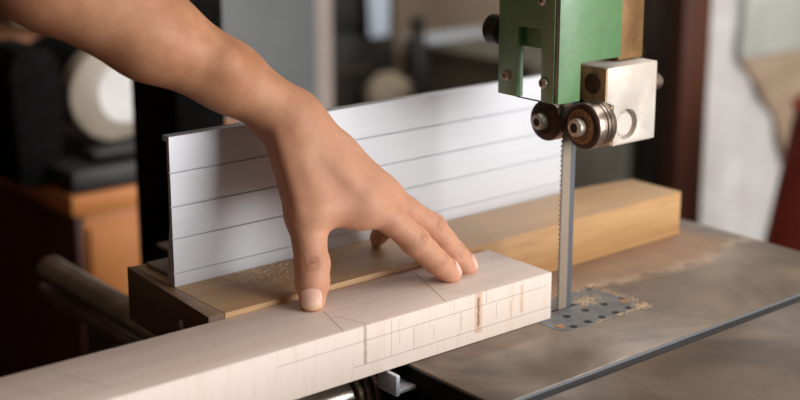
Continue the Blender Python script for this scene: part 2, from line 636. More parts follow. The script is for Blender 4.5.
TV = unit(J['pmcp'] - J['imcp'])                              # across the hand, thumb side to little finger side
HD = unit((J['imcp'] + J['pmcp']) / 2 - J['wrist'])           # along the hand
PN = unit(np.cross(TV, HD))                                   # out of the palm
if PN[2] > 0:
    PN = -PN
FD = unit(J['wrist'] - J['fore2'])
CARP = {k: J['wrist'] + HD * 0.012 + TV * o for k, o in (('i', -0.011), ('m', -0.003), ('r', 0.006), ('p', 0.013))}
FING = {'i': (0.0114, 0.0096, 0.0101, 0.0087, 0.0069), 'm': (0.0116, 0.0097, 0.0102, 0.0088, 0.0070),
        'r': (0.0108, 0.0089, 0.0092, 0.0080, 0.0064), 'p': (0.0096, 0.0074, 0.0077, 0.0064, 0.0052)}


def finger(P, k):
    r0, rm, r1, r2, r3 = FING[k]
    a, b, c, d = (J[k + s] for s in ('mcp', 'pip', 'dip', 'tip'))
    mid = a * 0.5 + b * 0.5 + PN * -0.0006
    m2 = b * 0.5 + c * 0.5
    f = smin(cone(P, a, mid, r0, rm), cone(P, mid, b, rm, r1), 0.004)
    f = smin(f, smin(cone(P, b, m2, r1, r2 * 1.04), cone(P, m2, c, r2 * 1.04, r2 * 1.02), 0.003), 0.003)
    f = smin(f, cone(P, c, d, r2, r3), 0.003)
    pad = c * 0.35 + d * 0.65 + unit(np.cross(np.cross(unit(d - c), PN), unit(d - c))) * 0.0
    return smin(f, ball(P, pad, r2 * 0.93), 0.003)


def thumb(P):
    a, b, c, d = J['tcmc'], J['tmcp'], J['tip1'], J['tip2']
    m = b * 0.45 + c * 0.55
    f = smin(cone(P, a, b, 0.0148, 0.0138), cone(P, b, m, 0.0134, 0.0112), 0.006)
    f = smin(f, cone(P, m, c, 0.0112, 0.0118), 0.003)
    m2 = c * 0.5 + d * 0.5
    f = smin(f, cone(P, c, m2, 0.0117, 0.0113), 0.003)
    return smin(f, cone(P, m2, d, 0.0113, 0.0088), 0.003)


CREASE = []                                                   # (point a, point b, depth, width)


def set_creases():
    side = unit(np.cross(unit(J['tip1'] - J['tmcp']), (0.62, 0.75, -0.2)))
    front = -unit(np.cross(side, unit(J['tip1'] - J['tmcp'])))
    if front @ np.array((0.62, 0.75, -0.2)) > 0:
        front = -front
    ax = unit(J['tip1'] - J['tmcp'])
    for o, w, d in ((-0.0034, 0.006, 0.0006), (-0.0008, 0.0075, 0.0008), (0.0018, 0.007, 0.0006), (0.004, 0.005, 0.0004)):
        c = J['tip1'] + ax * o + front * 0.0116
        CREASE.append((c - side * w + ax * 0.0006, c, d, 0.0007))
        CREASE.append((c, c + side * w + ax * 0.0004, d, 0.0007))
    for k in 'im':
        ax = unit(J[k + 'dip'] - J[k + 'mcp'])
        up = unit(np.cross(np.cross(ax, (-0.4, -0.55, 0.75)), ax))
        sd = np.cross(ax, up)
        for o, w, d in ((-0.003, 0.005, 0.0005), (-0.0005, 0.006, 0.0006), (0.002, 0.005, 0.0005)):
            c = J[k + 'pip'] + ax * o + up * 0.0098
            CREASE.append((c - sd * w, c + sd * w, d, 0.0008))
        for o, w, d in ((-0.001, 0.0045, 0.0004), (0.001, 0.0045, 0.0004)):
            c = J[k + 'dip'] + ax * o + up * 0.0083
            CREASE.append((c - sd * w, c + sd * w, d, 0.0007))


set_creases()


def arm_sdf(P):
    w, e = J['wrist'], J['elbow']
    # forearm: two soft bones give the flat oval of the wrist
    pts = [J['elbow'], J['fore1'], J['fore2'], J['fore3'], J['wrist']]
    rr = [0.039, 0.0355, 0.0272, 0.0198, 0.0164]
    off = [0.004, 0.005, 0.006, 0.006, 0.0058]
    f = None
    for s in (-1, 1):
        for i in range(4):
            c = cone(P, pts[i] + s * off[i] * TV, pts[i + 1] + s * off[i + 1] * TV, rr[i], rr[i + 1])
            f = c if f is None else smin(f, c, 0.012)
    f = smin(f, cone(P, e, SHOULDER, 0.042, 0.052), 0.03)
    f = smin(f, ball(P, BUMP_ULNA, 0.0070), 0.010)
    f = smin(f, ball(P, BUMP_RAD, 0.008), 0.014)
    # palm
    p = None
    for k in 'imrp':
        c = cone(P, CARP[k], J[k + 'mcp'], 0.0138, FING[k][0] + 0.0008)
        p = c if p is None else smin(p, c, 0.010)
    p = smin(p, tri(P, w + PN * 0.006, J['imcp'] + PN * 0.007, J['pmcp'] + PN * 0.006, 0.0105), 0.008)
    mid = J['wrist'] * 0.5 + J['mmcp'] * 0.5 - PN * 0.0005
    p = smin(p, cone(P, w * 0.7 + J['mmcp'] * 0.3 - PN * 0.0015, mid, 0.0130, 0.0124), 0.012)
    p = smin(p, cone(P, mid, J['mmcp'], 0.0124, 0.0115), 0.012)
    p = smin(p, cone(P, w + PN * 0.010 + TV * 0.016, J['pmcp'] + PN * 0.008, 0.013, 0.010), 0.01)
    p = smin(p, f, 0.020)
    # thumb with its ball and the web to the index finger
    t = thumb(P)
    web = smin(tri(P, J['webc'], J['weba'], J['webb'], 0.0115), tri(P, J['wrist'], J['weba'], J['webb'], 0.0115), 0.008)
    p = smin(p, web, 0.010)
    p = smin(p, t, 0.013)
    out = None
    for k in 'imrp':
        c = smin(p, finger(P, k), 0.009)
        out = c if out is None else np.minimum(out, c)
    # tendons on the back of the hand
    for a, b, r in TENDONS:
        out = smin(out, cone(P, a, b, r, r * 0.8), 0.008)
    m = out < 0.004
    if m.any():
        Q = P[m]
        add = np.zeros(len(Q))
        for a, b, d, wd in CREASE:
            ba = b - a
            h = np.clip((Q - a) @ ba / (ba @ ba), 0, 1)
            dist = np.linalg.norm(Q - a - h[:, None] * ba, axis=1)
            add += 1.6 * d * np.exp(-(dist / wd) ** 2)
        out[m] += add
    return out


BUMP_ULNA = np.array((-0.1508, 0.1037, 0.1619))
BUMP_RAD = np.array((-0.2092, 0.0968, 0.1984))
TENDONS = [(np.array(a), np.array(b), r) for a, b, r in [
    ((-0.1775, 0.0854, 0.1519), (-0.1775, 0.0603, 0.1006), 0.0022),
    ((-0.1658, 0.0812, 0.1523), (-0.1415, 0.0518, 0.1140), 0.002),
]]


def tone(V):
    """how pink the skin is: fingertips and knuckles"""
    hand = np.clip(((V - J['fore3']) @ HD) / 0.10, 0, 1)      # the hand is paler than the tanned forearm
    t = 0.42 * hand
    for k, s, a in (('itip', 0.020, 0.9), ('mtip', 0.020, 0.9), ('rtip', 0.02, 0.8), ('ptip', 0.02, 0.8), ('tip2', 0.016, 0.7),
                    ('ipip', 0.013, 0.55), ('mpip', 0.013, 0.55), ('imcp', 0.022, 0.4), ('mmcp', 0.022, 0.4), ('tip1', 0.014, 0.6), ('idip', 0.016, 0.6), ('mdip', 0.016, 0.6)):
        t = np.maximum(t, a * np.exp(-(np.linalg.norm(V - J[k], axis=1) / s) ** 2))
    return t


def crease_tone(V):
    t = np.zeros(len(V))
    m = np.linalg.norm(V - J['wrist'], axis=1) < 0.22
    Q = V[m]
    add = np.zeros(len(Q))
    for a, b, d, wd in CREASE:
        ba = b - a
        h = np.clip((Q - a) @ ba / (ba @ ba), 0, 1)
        add = np.maximum(add, d / 0.0006 * np.exp(-(np.linalg.norm(Q - a - h[:, None] * ba, axis=1) / 0.0013) ** 2))
    t[m] = np.minimum(add, 1)
    return t


def nail_patch(c, axis, up, length, width, curve_r, f):
    """fingernail laid on the surface f around c: axis runs to the free edge, up leaves the finger"""
    axis = unit(axis)
    up = unit(up - axis * (up @ axis))
    sd = np.cross(axis, up)
    nu, nv = 12, 14
    G = []
    for i in range(nv + 1):
        v = -0.5 + i / nv
        wv = 1.0 - 0.10 * max(0, v * 2) ** 3 - 0.22 * max(0, -v * 2) ** 5
        for j in range(nu + 1):
            u = -0.5 + j / nu
            vv = v - 0.10 * (2 * u) ** 2 * (1 if v > 0 else -0.8) * abs(v) * 2
            G.append(c + axis * vv * length + sd * u * width * wv + up * (curve_r * (math.cos(u * 1.6) - 1) + 0.008))
    G = np.array(G)
    for _ in range(40):                                       # drop onto the skin
        d = f(G)
        G = G - up * np.clip(d, -0.0006, 0.002)[:, None] * 0.7
    return G, nu, nv, up


def nail_mesh(bm, G, nu, nv, up, lift=0.0005, thick=0.0009):
    top = [bm.verts.new(Vector(p + up * lift)) for p in G]
    bot = [bm.verts.new(Vector(p + up * (lift - thick))) for p in G]
    id_ = lambda i, j: i * (nu + 1) + j
    for i in range(nv):
        for j in range(nu):
            bm.faces.new((top[id_(i, j)], top[id_(i, j + 1)], top[id_(i + 1, j + 1)], top[id_(i + 1, j)]))
            bm.faces.new((bot[id_(i, j)], bot[id_(i + 1, j)], bot[id_(i + 1, j + 1)], bot[id_(i, j + 1)]))
    ring = [id_(0, j) for j in range(nu + 1)] + [id_(i, nu) for i in range(1, nv + 1)] + [id_(nv, j) for j in range(nu - 1, -1, -1)] + [id_(i, 0) for i in range(nv - 1, 0, -1)]
    for a, b in zip(ring, ring[1:] + ring[:1]):
        bm.faces.new((top[a], bot[a], bot[b], top[b]))


def quads_to_bm(bm, V, Q):
    vs = [bm.verts.new(Vector(v)) for v in V]
    for q in Q:
        ids = list(dict.fromkeys(int(i) for i in q))
        if len(ids) > 2:
            try:
                bm.faces.new([vs[i] for i in ids])
            except ValueError:
                pass
    return bm

# ------------------------------------------------------------------ the person working at the saw
REACH = np.array((-0.40, -0.0, 0.0))


def mirror_pts(V):
    """the right arm pushes the far end of the board: the left arm reflected across the board"""
    W = V.copy()
    W[:, 1] = 0.085 - W[:, 1]
    return W + REACH


NECK = np.array((-0.655, 0.015, 0.60))
HEAD = np.array((-0.600, 0.015, 0.735))
SH_R = mirror_pts(SHOULDER[None])[0]
SH_R = np.array((-0.66, -0.185, 0.52))
ELB_R = mirror_pts(J['elbow'][None])[0]


def head_sdf(P):
    I = np.eye(3)
    Rh = np.array(((0.94, 0, -0.34), (0, 1, 0), (0.34, 0, 0.94)))     # looking down at the work
    q = lambda x, y, z: HEAD + Rh.T @ np.array((x, y, z))
    f = ellipsoid(P, q(-0.012, 0, 0.03), Rh, (0.095, 0.076, 0.098))
    f = smin(f, ellipsoid(P, q(0.025, 0, -0.055), Rh, (0.066, 0.056, 0.066)), 0.03)
    f = smin(f, cone(P, NECK - np.array((0.01, 0, 0.08)), q(-0.02, 0, -0.04), 0.062, 0.055), 0.03)
    f = smin(f, cone(P, q(0.083, 0, 0.02), q(0.108, 0, -0.022), 0.007, 0.012), 0.012)       # nose
    f = smin(f, ellipsoid(P, q(0.082, 0, -0.062), Rh, (0.012, 0.024, 0.006)), 0.005)        # lips
    f = smin(f, cone(P, q(0.078, -0.04, 0.038), q(0.078, 0.04, 0.038), 0.008, 0.008), 0.012)  # brow
    for s in (-1, 1):
        f = smax(f, -ball(P, q(0.094, s * 0.031, 0.018), 0.012), 0.010)                     # eye sockets
        f = smin(f, ball(P, q(0.076, s * 0.031, 0.018), 0.0125), 0.003)
        f = smin(f, ellipsoid(P, q(-0.012, s * 0.078, 0.0), Rh, (0.018, 0.008, 0.032)), 0.006)  # ears
    return f


def shirt_sdf(P):
    f = smin(ellipsoid(P, (-0.70, 0.01, 0.36), np.eye(3), (0.125, 0.185, 0.24)),
             ellipsoid(P, (-0.735, 0.01, 0.08), np.eye(3), (0.115, 0.165, 0.20)), 0.12)
    for s, e in ((SHOULDER, J['elbow']), (SH_R, ELB_R)):
        f = smin(f, cone(P, s, s * 0.42 + e * 0.58, 0.066, 0.062), 0.05)
        f = smin(f, cone(P, NECK - np.array((0.015, 0, 0.075)), s, 0.062, 0.066), 0.04)
    f = smax(f, -ball(P, NECK + np.array((0.015, 0, 0.035)), 0.075), 0.01)
    f = smax(f, -0.10 - P[:, 2], 0.01)
    for s, e in ((SHOULDER, J['elbow']), (SH_R, ELB_R)):
        d = unit(e - s)
        L = np.linalg.norm(e - s)
        lim = (P - s) @ d - 0.60 * L
        lim = np.where(np.linalg.norm(P - (s + d * 0.75 * L), axis=1) < 0.16, lim, -1)
        f = np.maximum(f, lim)
    return f


def trousers_sdf(P):
    f = ellipsoid(P, (-0.735, 0.01, -0.06), np.eye(3), (0.115, 0.165, 0.14))
    for s in (-1, 1):
        hip = np.array((-0.735, 0.01 + s * 0.085, -0.10))
        knee = np.array((-0.70 + 0.02 * s, 0.01 + s * 0.11, -0.46))
        ank = np.array((-0.745 + 0.06 * s, 0.01 + s * 0.125, -0.83))
        f = smin(f, smin(cone(P, hip, knee, 0.092, 0.066), cone(P, knee, ank, 0.066, 0.056), 0.03), 0.04)
    return np.maximum(smax(f, P[:, 2] - 0.02, 0.01), -0.855 - P[:, 2])


def hair_sdf(P):
    f = head_sdf(P) - 0.011
    d = (P - HEAD)
    keep = -(d @ unit((-0.55, 0, 0.80))) + 0.006
    return np.maximum(f, np.maximum(keep, -d[:, 2] - 0.09))


V, Q = surface(arm_sdf, (-0.64, -0.01, 0.025), (-0.015, 0.30, 0.60), 0.0016, 5)
body = bm_new()
quads_to_bm(body, V, Q)
VR, QR = mirror_pts(V), Q[:, ::-1]
# the right upper arm swings to its own shoulder
sh_old = mirror_pts(SHOULDER[None])[0]
d0, d1 = unit(sh_old - ELB_R), unit(SH_R - ELB_R)
rot = np.array(Vector(d0).rotation_difference(Vector(d1)).to_matrix())
hh = np.clip((VR - ELB_R) @ d0 / 0.07, 0, 1)
hh = (hh * hh * (3 - 2 * hh))[:, None] * (VR[:, 2] > 0.26)[:, None]
VR = VR * (1 - hh) + (ELB_R + (VR - ELB_R) @ rot.T) * hh
quads_to_bm(body, VR, QR)
VH, QH = surface(head_sdf, (-0.76, -0.11, 0.48), (-0.46, 0.14, 0.89), 0.004, 4)
quads_to_bm(body, VH, QH)
tones = np.concatenate([tone(V), tone(V), np.zeros(len(VH))])
PB = Vector((-0.735, 0.01, FLOOR))
person = mesh_obj('person', body, M['skin'], None, PB, smooth=180, recalc=False)
person.location = PB
tag(person, 'person reaching in with a bare left arm, fingertips pressing the pale board down', 'person')
att = person.data.attributes.new('tone', 'FLOAT_VECTOR', 'POINT')
buf = np.zeros((len(person.data.vertices), 3), np.float32)
buf[:len(tones), 0] = tones[:len(buf)]
buf[:len(V), 1] = crease_tone(V)
att.data.foreach_set('vector', buf.ravel())


def cloth(name, f, lo, hi, material, label, step=0.009):
    v, q = surface(f, lo, hi, step, 4)
    o = mesh_obj(name, quads_to_bm(bm_new(), v, q), material, person, PB, smooth=180, recalc=False)
    o['label'] = label
    return o


M['shirt'] = simple('charcoal_cotton', srgb(52, 50, 52), srgb(42, 40, 43), 0.9, 0, 300, 0.3)
M['trousers'] = simple('dark_denim', srgb(40, 46, 60), srgb(32, 36, 48), 0.9, 0, 300, 0.3)
M['hair'] = simple('black_hair', srgb(28, 22, 20), srgb(18, 14, 13), 0.5, 0, 200, 0.4)
M['shoe'] = simple('dark_leather', srgb(50, 38, 30), srgb(36, 28, 22), 0.5, 0, 120, 0.1)
cloth('shirt', shirt_sdf, (-0.95, -0.40, -0.16), (-0.36, 0.36, 0.66), M['shirt'], 'charcoal short-sleeved shirt')
cloth('trousers', trousers_sdf, (-0.95, -0.30, -0.90), (-0.55, 0.32, 0.08), M['trousers'], 'dark work trousers')
cloth('hair', hair_sdf, (-0.76, -0.13, 0.60), (-0.46, 0.16, 0.92), M['hair'], 'short black hair', 0.005)
for s in (-1, 1):
    c = np.array((-0.70 + 0.06 * s, 0.01 + s * 0.125, FLOOR))
    f = lambda P, c=c: np.maximum(smin(ellipsoid(P, c + np.array((0.03, 0, 0.03)), np.eye(3), (0.14, 0.048, 0.045)), ellipsoid(P, c + np.array((-0.05, 0, 0.05)), np.eye(3), (0.055, 0.045, 0.06)), 0.03), FLOOR + 0.001 - P[:, 2])
    cloth('shoe', f, c + np.array((-0.16, -0.07, -0.02)), c + np.array((0.20, 0.07, 0.14)), M['shoe'], 'dark leather shoe', 0.006)

NAIL_UP = {"i": np.array((0.30, -0.40, 0.80)), "m": np.array((0.35, -0.35, 0.85)), "r": np.array((0.2, 0.2, 1.0)), "p": np.array((0.3, 0.5, 0.8))}
view = unit((0.62, 0.75, -0.23))
nails = []
ax = unit(J['tip2'] - J['tip1'])
G = nail_patch(J['tip1'] * 0.30 + J['tip2'] * 0.70 + ax * 0.0060, ax, -view + np.array((0, 0, -0.22)), 0.0150, 0.0138, 0.004, arm_sdf)
nails.append(G)
for k, w, l in (('i', 0.0098, 0.0115), ('m', 0.0100, 0.0115), ('r', 0.0094, 0.0105), ('p', 0.008, 0.009)):
    ax = unit(J[k + 'tip'] - J[k + 'dip'])
    up = unit(np.cross(np.cross(ax, NAIL_UP[k]), ax))
    nails.append(nail_patch(J[k + 'dip'] * 0.30 + J[k + 'tip'] * 0.70 + ax * 0.0038, ax, up, l, w, 0.004, arm_sdf))
for side in (0, 1):
    for G, nu, nv, up in nails:
        nb = bm_new()
        nail_mesh(nb, G, nu, nv, up)
        if side:
            for v in nb.verts:
                v.co = Vector(mirror_pts(np.array(v.co)[None])[0])
        no = mesh_obj('fingernail', nb, M['nail'], person, PB, smooth=60)
        no.data.materials.append(M['nail_tip'])
        for p in no.data.polygons:                            # the free edge of the nail is paler
            row = (p.index // 2) // nu if p.index < nu * nv * 2 else -1
            if row >= nv - 3:
                p.material_index = 1

# ------------------------------------------------------------------ the band saw
saw = Thing('band_saw', 'band saw with green blade guard, pale guide block and worn cast iron table', 'band saw', (0.05, 0.25, FLOOR))
P_ = saw.part
SLOT0, SLOT1 = -0.0945, -0.0832
TX0, TX1, TY0, TY1 = -0.1327, 0.2791, -0.36, 0.345

# table: two lands, the mitre slot between them, deep black rim below
b = bm_new()
add_prism(b, [(TY0, -0.012), (SLOT0, -0.012), (SLOT0, 0), (TY0, 0)], 'X', TX0, TX1, bevel=0.0006)
add_prism(b, [(SLOT1, -0.012), (TY1, -0.012), (TY1, 0), (SLOT1, 0)], 'X', TX0, TX1, bevel=0.0006)
add_box(b, TX0 + 0.0004, TX1 - 0.0004, TY0 + 0.0004, TY1 - 0.0004, -0.020, -0.0095)
add_box(b, TX0 + 0.0004, TX1 - 0.0004, SLOT0 - 0.002, SLOT1 + 0.002, -0.0118, -0.0032)
table = P_('table', b, M['iron'])
b = bm_new()
add_prism(b, round_rect(TX0 + 0.001, TX1 - 0.001, TY0 + 0.001, TY1 - 0.001, 0.004), 'Z', -0.062, -0.0205, bevel=0.001)
for x0, x1, y0, y1 in ((TX0 - 0.0005, TX0 + 0.002, TY0, TY1), (TX1 - 0.002, TX1 + 0.0005, TY0, TY1), (TX0, TX1, TY0 - 0.0005, TY0 + 0.002), (TX0, TX1, TY1 - 0.002, TY1 + 0.0005)):
    add_box(b, x0, x1, y0, y1, -0.0215, -0.0022)
P_('rim', b, M['matte_black'], table)

# throat insert: perforated plate flush with the table
IX0, IX1, IY0, IY1 = -0.013, 0.0745, -0.0262, 0.0290
holes = []
for i in range(5):
    holes.append(circle(0.0012 + 0.0150 * i, -0.0215, 0.0031, 14))
for i in range(4):
    holes.append(circle(0.0118 + 0.0206 * i if i else 0.0122, -0.0043, 0.0033, 14))
for i in range(4):
    holes.append(circle(0.0040 + 0.0162 * i if i < 3 else 0.0683, 0.0252, 0.0026, 14))
kerf = [(0.010, 0.0078), (0.036, 0.0078), (0.036, 0.0112), (0.010, 0.0112)]
b = bm_new()
add_prism(b, round_rect(IX0, IX1, IY0, IY1, 0.012), 'Z', -0.0006, 0.0003, holes + [kerf])
insert = P_('throat_insert', b, M['insert'], table)
b = bm_new()
add_prism(b, round_rect(IX0 + 0.001, IX1 - 0.001, IY0 + 0.001, IY1 - 0.001, 0.011), 'Z', -0.0004, 0.0001)
P_('hole_shade_sheet', b, M['socket'], table)  # dark sheet added to give the holes and kerf their shade
for px, py in ((0.0690, -0.0100), (-0.0060, -0.0150)):
    b = bm_new()
    add_lathe(b, (px, py, 0.0001), 'Z', [(0, 0.0036), (0.0006, 0.0034), (0.0009, 0.0026), (0.0007, 0.0012), (0.0006, 0)], 18)
    P_('insert_screw', b, M['rust'], table)

# blade with raker teeth on its leading edge
b = bm_new()
z, zt, pitch = -0.10, 0.45, 0.0037
left = []
while z < zt:
    left += [(0.0153, z), (0.0173, z + 0.0006), (0.0172, z + 0.0022), (0.0160, z + 0.0033)]
    z += pitch
b = bm_new()
pts = left[:-1]
add_prism(b, [(0.0308, -0.10)] + [(0.0308, -0.10 + i * (left[-2][1] + 0.10) / 40) for i in range(1, 41)] + pts[::-1], 'Y', 0.0091, 0.0099)
P_('blade', b, M['blade'], smooth=25)

# upper guard: a green angle of two plates with button-head screws
GX = -0.012
b = bm_new()
add_prism(b, [(0.0475, 0.1625), (0.0475, 0.445), (-0.0075, 0.445), (-0.0075, 0.1625), (0.0042, 0.1625), (0.0050, 0.2140), (0.0280, 0.2130), (0.0280, 0.1625)], 'X', GX, GX + 0.0035, bevel=0.0005)
add_prism(b, [(0.0280, 0.1625), (0.0315, 0.1625), (0.0315, 0.214), (0.0280, 0.214)], 'X', GX + 0.003, GX + 0.006)
add_box(b, GX + 0.007, GX + 0.018, 0.0045, 0.0400, 0.1985, 0.30)
side = P_('guard_side_plate', b, M['green'])
b = bm_new()
add_box(b, GX + 0.0005, GX + 0.0016, 0.0040, 0.0282, 0.1622, 0.1630)
P_('guard_strap', b, M['socket'], side)
b = bm_new()
add_prism(b, [(-0.0106, 0.1625), (0.0115, 0.1625), (0.0115, 0.1895), (0.0530, 0.1895), (0.0530, 0.445), (-0.0106, 0.445)], 'Y', -0.0112, -0.0078, bevel=0.0005)
front = P_('guard_front_plate', b, M['green'])
b = bm_new()
add_box(b, GX + 0.0012, GX + 0.010, -0.0098, -0.0070, 0.1690, 0.445, 0.0003)
P_('guard_seam_strip', b, M['alu_dull'], side)
for y, z in ((0.0385, 0.1764), (0.0014, 0.1762), (0.0042, 0.2335), (0.0385, 0.2375), (0.0385, 0.32), (0.0014, 0.32)):
    b = bm_new()
    add_lathe(b, (GX, y, z), (-1, 0, 0), [(-0.0005, 0.0040), (0.0008, 0.0040), (0.0020, 0.0033), (0.0026, 0.0022), (0.0026, 0.0017), (0.0010, 0.0016), (0.0010, 0)], 20)
    P_('guard_screw', b, M['bolt'], side)
b = bm_new()
add_lathe(b, (GX + 0.008, 0.0480, 0.2070), 'Y', [(0, 0.0035), (0.002, 0.0035), (0.002, 0.0098), (0.0034, 0.0110), (0.0135, 0.0110), (0.0150, 0.0098), (0.0150, 0)], 32)
P_('guard_knob', b, M['knob'])

# guide post and pale guide block
b = bm_new()
add_box(b, 0.0680, 0.0950, 0.0040, 0.0230, 0.1830, 0.47, 0.0012)
P_('guide_post', b, M['post'])
b = bm_new()
add_prism(b, [(0.0490, 0.1238), (0.0955, 0.1238), (0.0955, 0.1822), (0.0410, 0.1822), (0.0410, 0.1570), (0.0490, 0.1540)], 'Y', -0.0100, 0.0235,
          [circle(0.0640, 0.1385, 0.0112, 36)], bevel=0.0007)
block = P_('guide_block', b, M['white_block'])
b = bm_new()
add_lathe(b, (0.0626, -0.0086, 0.1385), (0, 1, 0), [(0, 0.0), (0, 0.0084), (0.0006, 0.0090), (0.0300, 0.0090), (0.03, 0)], 36)
add_lathe(b, (0.0640, -0.0045, 0.1385), (0, 1, 0), [(0, 0.0), (0, 0.0111), (0.02, 0.0111), (0.02, 0)], 36)
P_('pin', b, M['white_block'], block)
b = bm_new()                                                   # machined end face of the block with its bore
add_prism(b, [(-0.0096, 0.1574), (0.0228, 0.1574), (0.0228, 0.1816), (-0.0096, 0.1816)], 'X', 0.0398, 0.0412, [circle(0.0030, 0.1697, 0.0078, 32)])
face = P_('end_plate', b, M['brass'], block)
b = bm_new()
add_lathe(b, (0.0396, 0.0030, 0.1697), 'X', [(0.0, 0.0078), (0.0, 0.0066), (0.0009, 0.0062), (0.0009, 0.0)], 32, caps=False)
P_('bore', b, M['bore'], block)
b = bm_new()
add_prism(b, [(-0.0090, 0.1245), (0.0225, 0.1245), (0.0225, 0.1560), (-0.0090, 0.1560)], 'X', 0.0474, 0.0494)
P_('bracket', b, M['brass'], block)
b = bm_new()
add_lathe(b, (0.0950, 0.0000, 0.1640), 'X', [(0, 0.0060), (0.0130, 0.0060), (0.0150, 0.0046), (0.0150, 0)], 24)
P_('clamp_screw', b, M['chrome'], block)


def bearing(cx, cy, cz, R, k, wide):
    e = 0.0205 if wide else 0.0140
    prof = [(0.0, 0.0066 * k), (0.0, R - 0.0028), (0.0010, R - 0.0012), (0.0026, R - 0.0003), (0.0040, R)]
    if wide:
        prof += [(0.0098, R), (0.0105, R - 0.0009), (0.0112, R), (0.0134, R), (0.0141, R - 0.0009), (0.0148, R)]
    prof += [(e - 0.0016, R), (e, R - 0.001), (e, 0.004)]
    b = bm_new()
    add_lathe(b, (cx, cy, cz), 'X', prof, 64, caps=False)
    o = P_('guide_bearing', b, M['bear'])
    o.data.materials.append(M['bear_dark'])
    for p in o.data.polygons:                                  # the shielded face and its grimy shoulder
        if p.center.x + saw.base.x < cx + 0.0027:
            p.material_index = 1
    b = bm_new()
    add_lathe(b, (cx, cy, cz), 'X', [(0.0008, 0.0119 * k), (-0.0004, 0.0110 * k), (-0.0008, 0.0086 * k), (-0.0010, 0.0066 * k), (0.002, 0.0060 * k)], 48, caps=False)
    for q in range(26):                                        # greasy ring of fine notches
        a = 2 * math.pi * q / 26
        ca, sa = math.cos(a) * k, math.sin(a) * k
        add_tube(b, [(cx - 0.0011, cy + 0.0074 * ca, cz + 0.0074 * sa), (cx - 0.0009, cy + 0.0098 * ca, cz + 0.0098 * sa)], 0.00045, 5)
    P_('shield', b, M['rust' if wide else 'bear_dark'], o)
    b = bm_new()
    add_lathe(b, (cx, cy, cz), 'X', [(0.004, 0.0060 * k), (-0.0030, 0.0060 * k), (-0.0062, 0.0057 * k), (-0.0072, 0.0048 * k), (-0.0072, 0.0032 * k), (-0.0030, 0.0030 * k), (-0.0030, 0)], 36)
    P_('axle_screw', b, M['bolt'], o)
    b = bm_new()
    add_lathe(b, (cx - 0.0068, cy, cz), 'X', [(0.0, 0.0033 * k), (0.0022, 0.0033 * k)], 6)
    P_('hex_socket', b, M['socket'], o)
    return o


bearing(0.0165, 0.0089 - 0.0170, 0.1428, 0.0170, 1.12, True)
bearing(0.0130, 0.0101 + 0.0152, 0.1420, 0.0152, 1.0, False)
b = bm_new()                                                   # carrier behind the guides
add_box(b, 0.0300, 0.0470, 0.0180, 0.0340, 0.1400, 0.1700, 0.001)
P_('guide_carrier', b, M['black_paint'])

# fence rail on the infeed side: round tube over a flat bar, both end at the far left
b = bm_new()
add_lathe(b, (-0.1570, 0.515, -0.0620), (0, -1, 0), [(0, 0.0), (0, 0.0120), (0.0015, 0.0135), (0.90, 0.0135), (0.90, 0)], 32)
rail = P_('fence_rail', b, M['rail'])
b = bm_new()
add_box(b, -0.1640, -0.1460, -0.385, 0.530, -0.0930, -0.0790, 0.002)
P_('rail_bar', b, M['rail'], rail)
b = bm_new()
add_box(b, -0.1520, -0.1488, -0.0080, 0.0120, -0.0150, -0.0006, 0.0004)
add_box(b, -0.1500, -0.1325, -0.0060, 0.0120, -0.0150, -0.0125, 0.0004)
P_('rail_bracket', b, M['alu'], rail)
b = bm_new()
add_lathe(b, (-0.245, 0.0300, -0.0235), 'X', [(0, 0), (0, 0.0115), (0.002, 0.0130), (0.0780, 0.0130), (0.0790, 0.0100), (0.110, 0.0100), (0.110, 0)], 36)
lock = P_('rail_lock', b, M['chrome'], rail)
b = bm_new()
for d in (0.0800, 0.0870, 0.0940):
    add_lathe(b, (-0.245 + d, 0.0300, -0.0235), 'X', [(0, 0.0100), (0, 0.0152), (0.0008, 0.0160), (0.0036, 0.0160), (0.0044, 0.0152), (0.0044, 0.0100)], 36)
P_('lock_collar', b, M['rail'], rail)

# below and above the frame: trunnion, cabinet, column and wheel housings
b = bm_new()
add_box(b, -0.06, 0.20, -0.16, 0.22, -0.16, -0.060, 0.01)
P_('trunnion', b, M['black_paint'])
b = bm_new()
add_box(b, -0.08, 0.24, -0.28, 0.62, FLOOR, -0.155, 0.012)
P_('lower_wheel_housing', b, M['black_paint'])
b = bm_new()
add_box(b, -0.018, 0.040, 0.505, 0.600, -0.20, 0.60, 0.003)
column = P_('column', b, M['matte_black'])
b = bm_new()
add_lathe(b, (0.004, 0.5055, 0.1310), (0, -1, 0), [(-0.001, 0.0052), (0.002, 0.0052), (0.003, 0.004), (0.003, 0)], 20)
P_('bolt', b, M['bolt'], column)
b = bm_new()
add_box(b, -0.06, 0.20, -0.14, 0.62, 0.46, 0.90, 0.04, 4)
P_('upper_wheel_housing', b, M['green'])

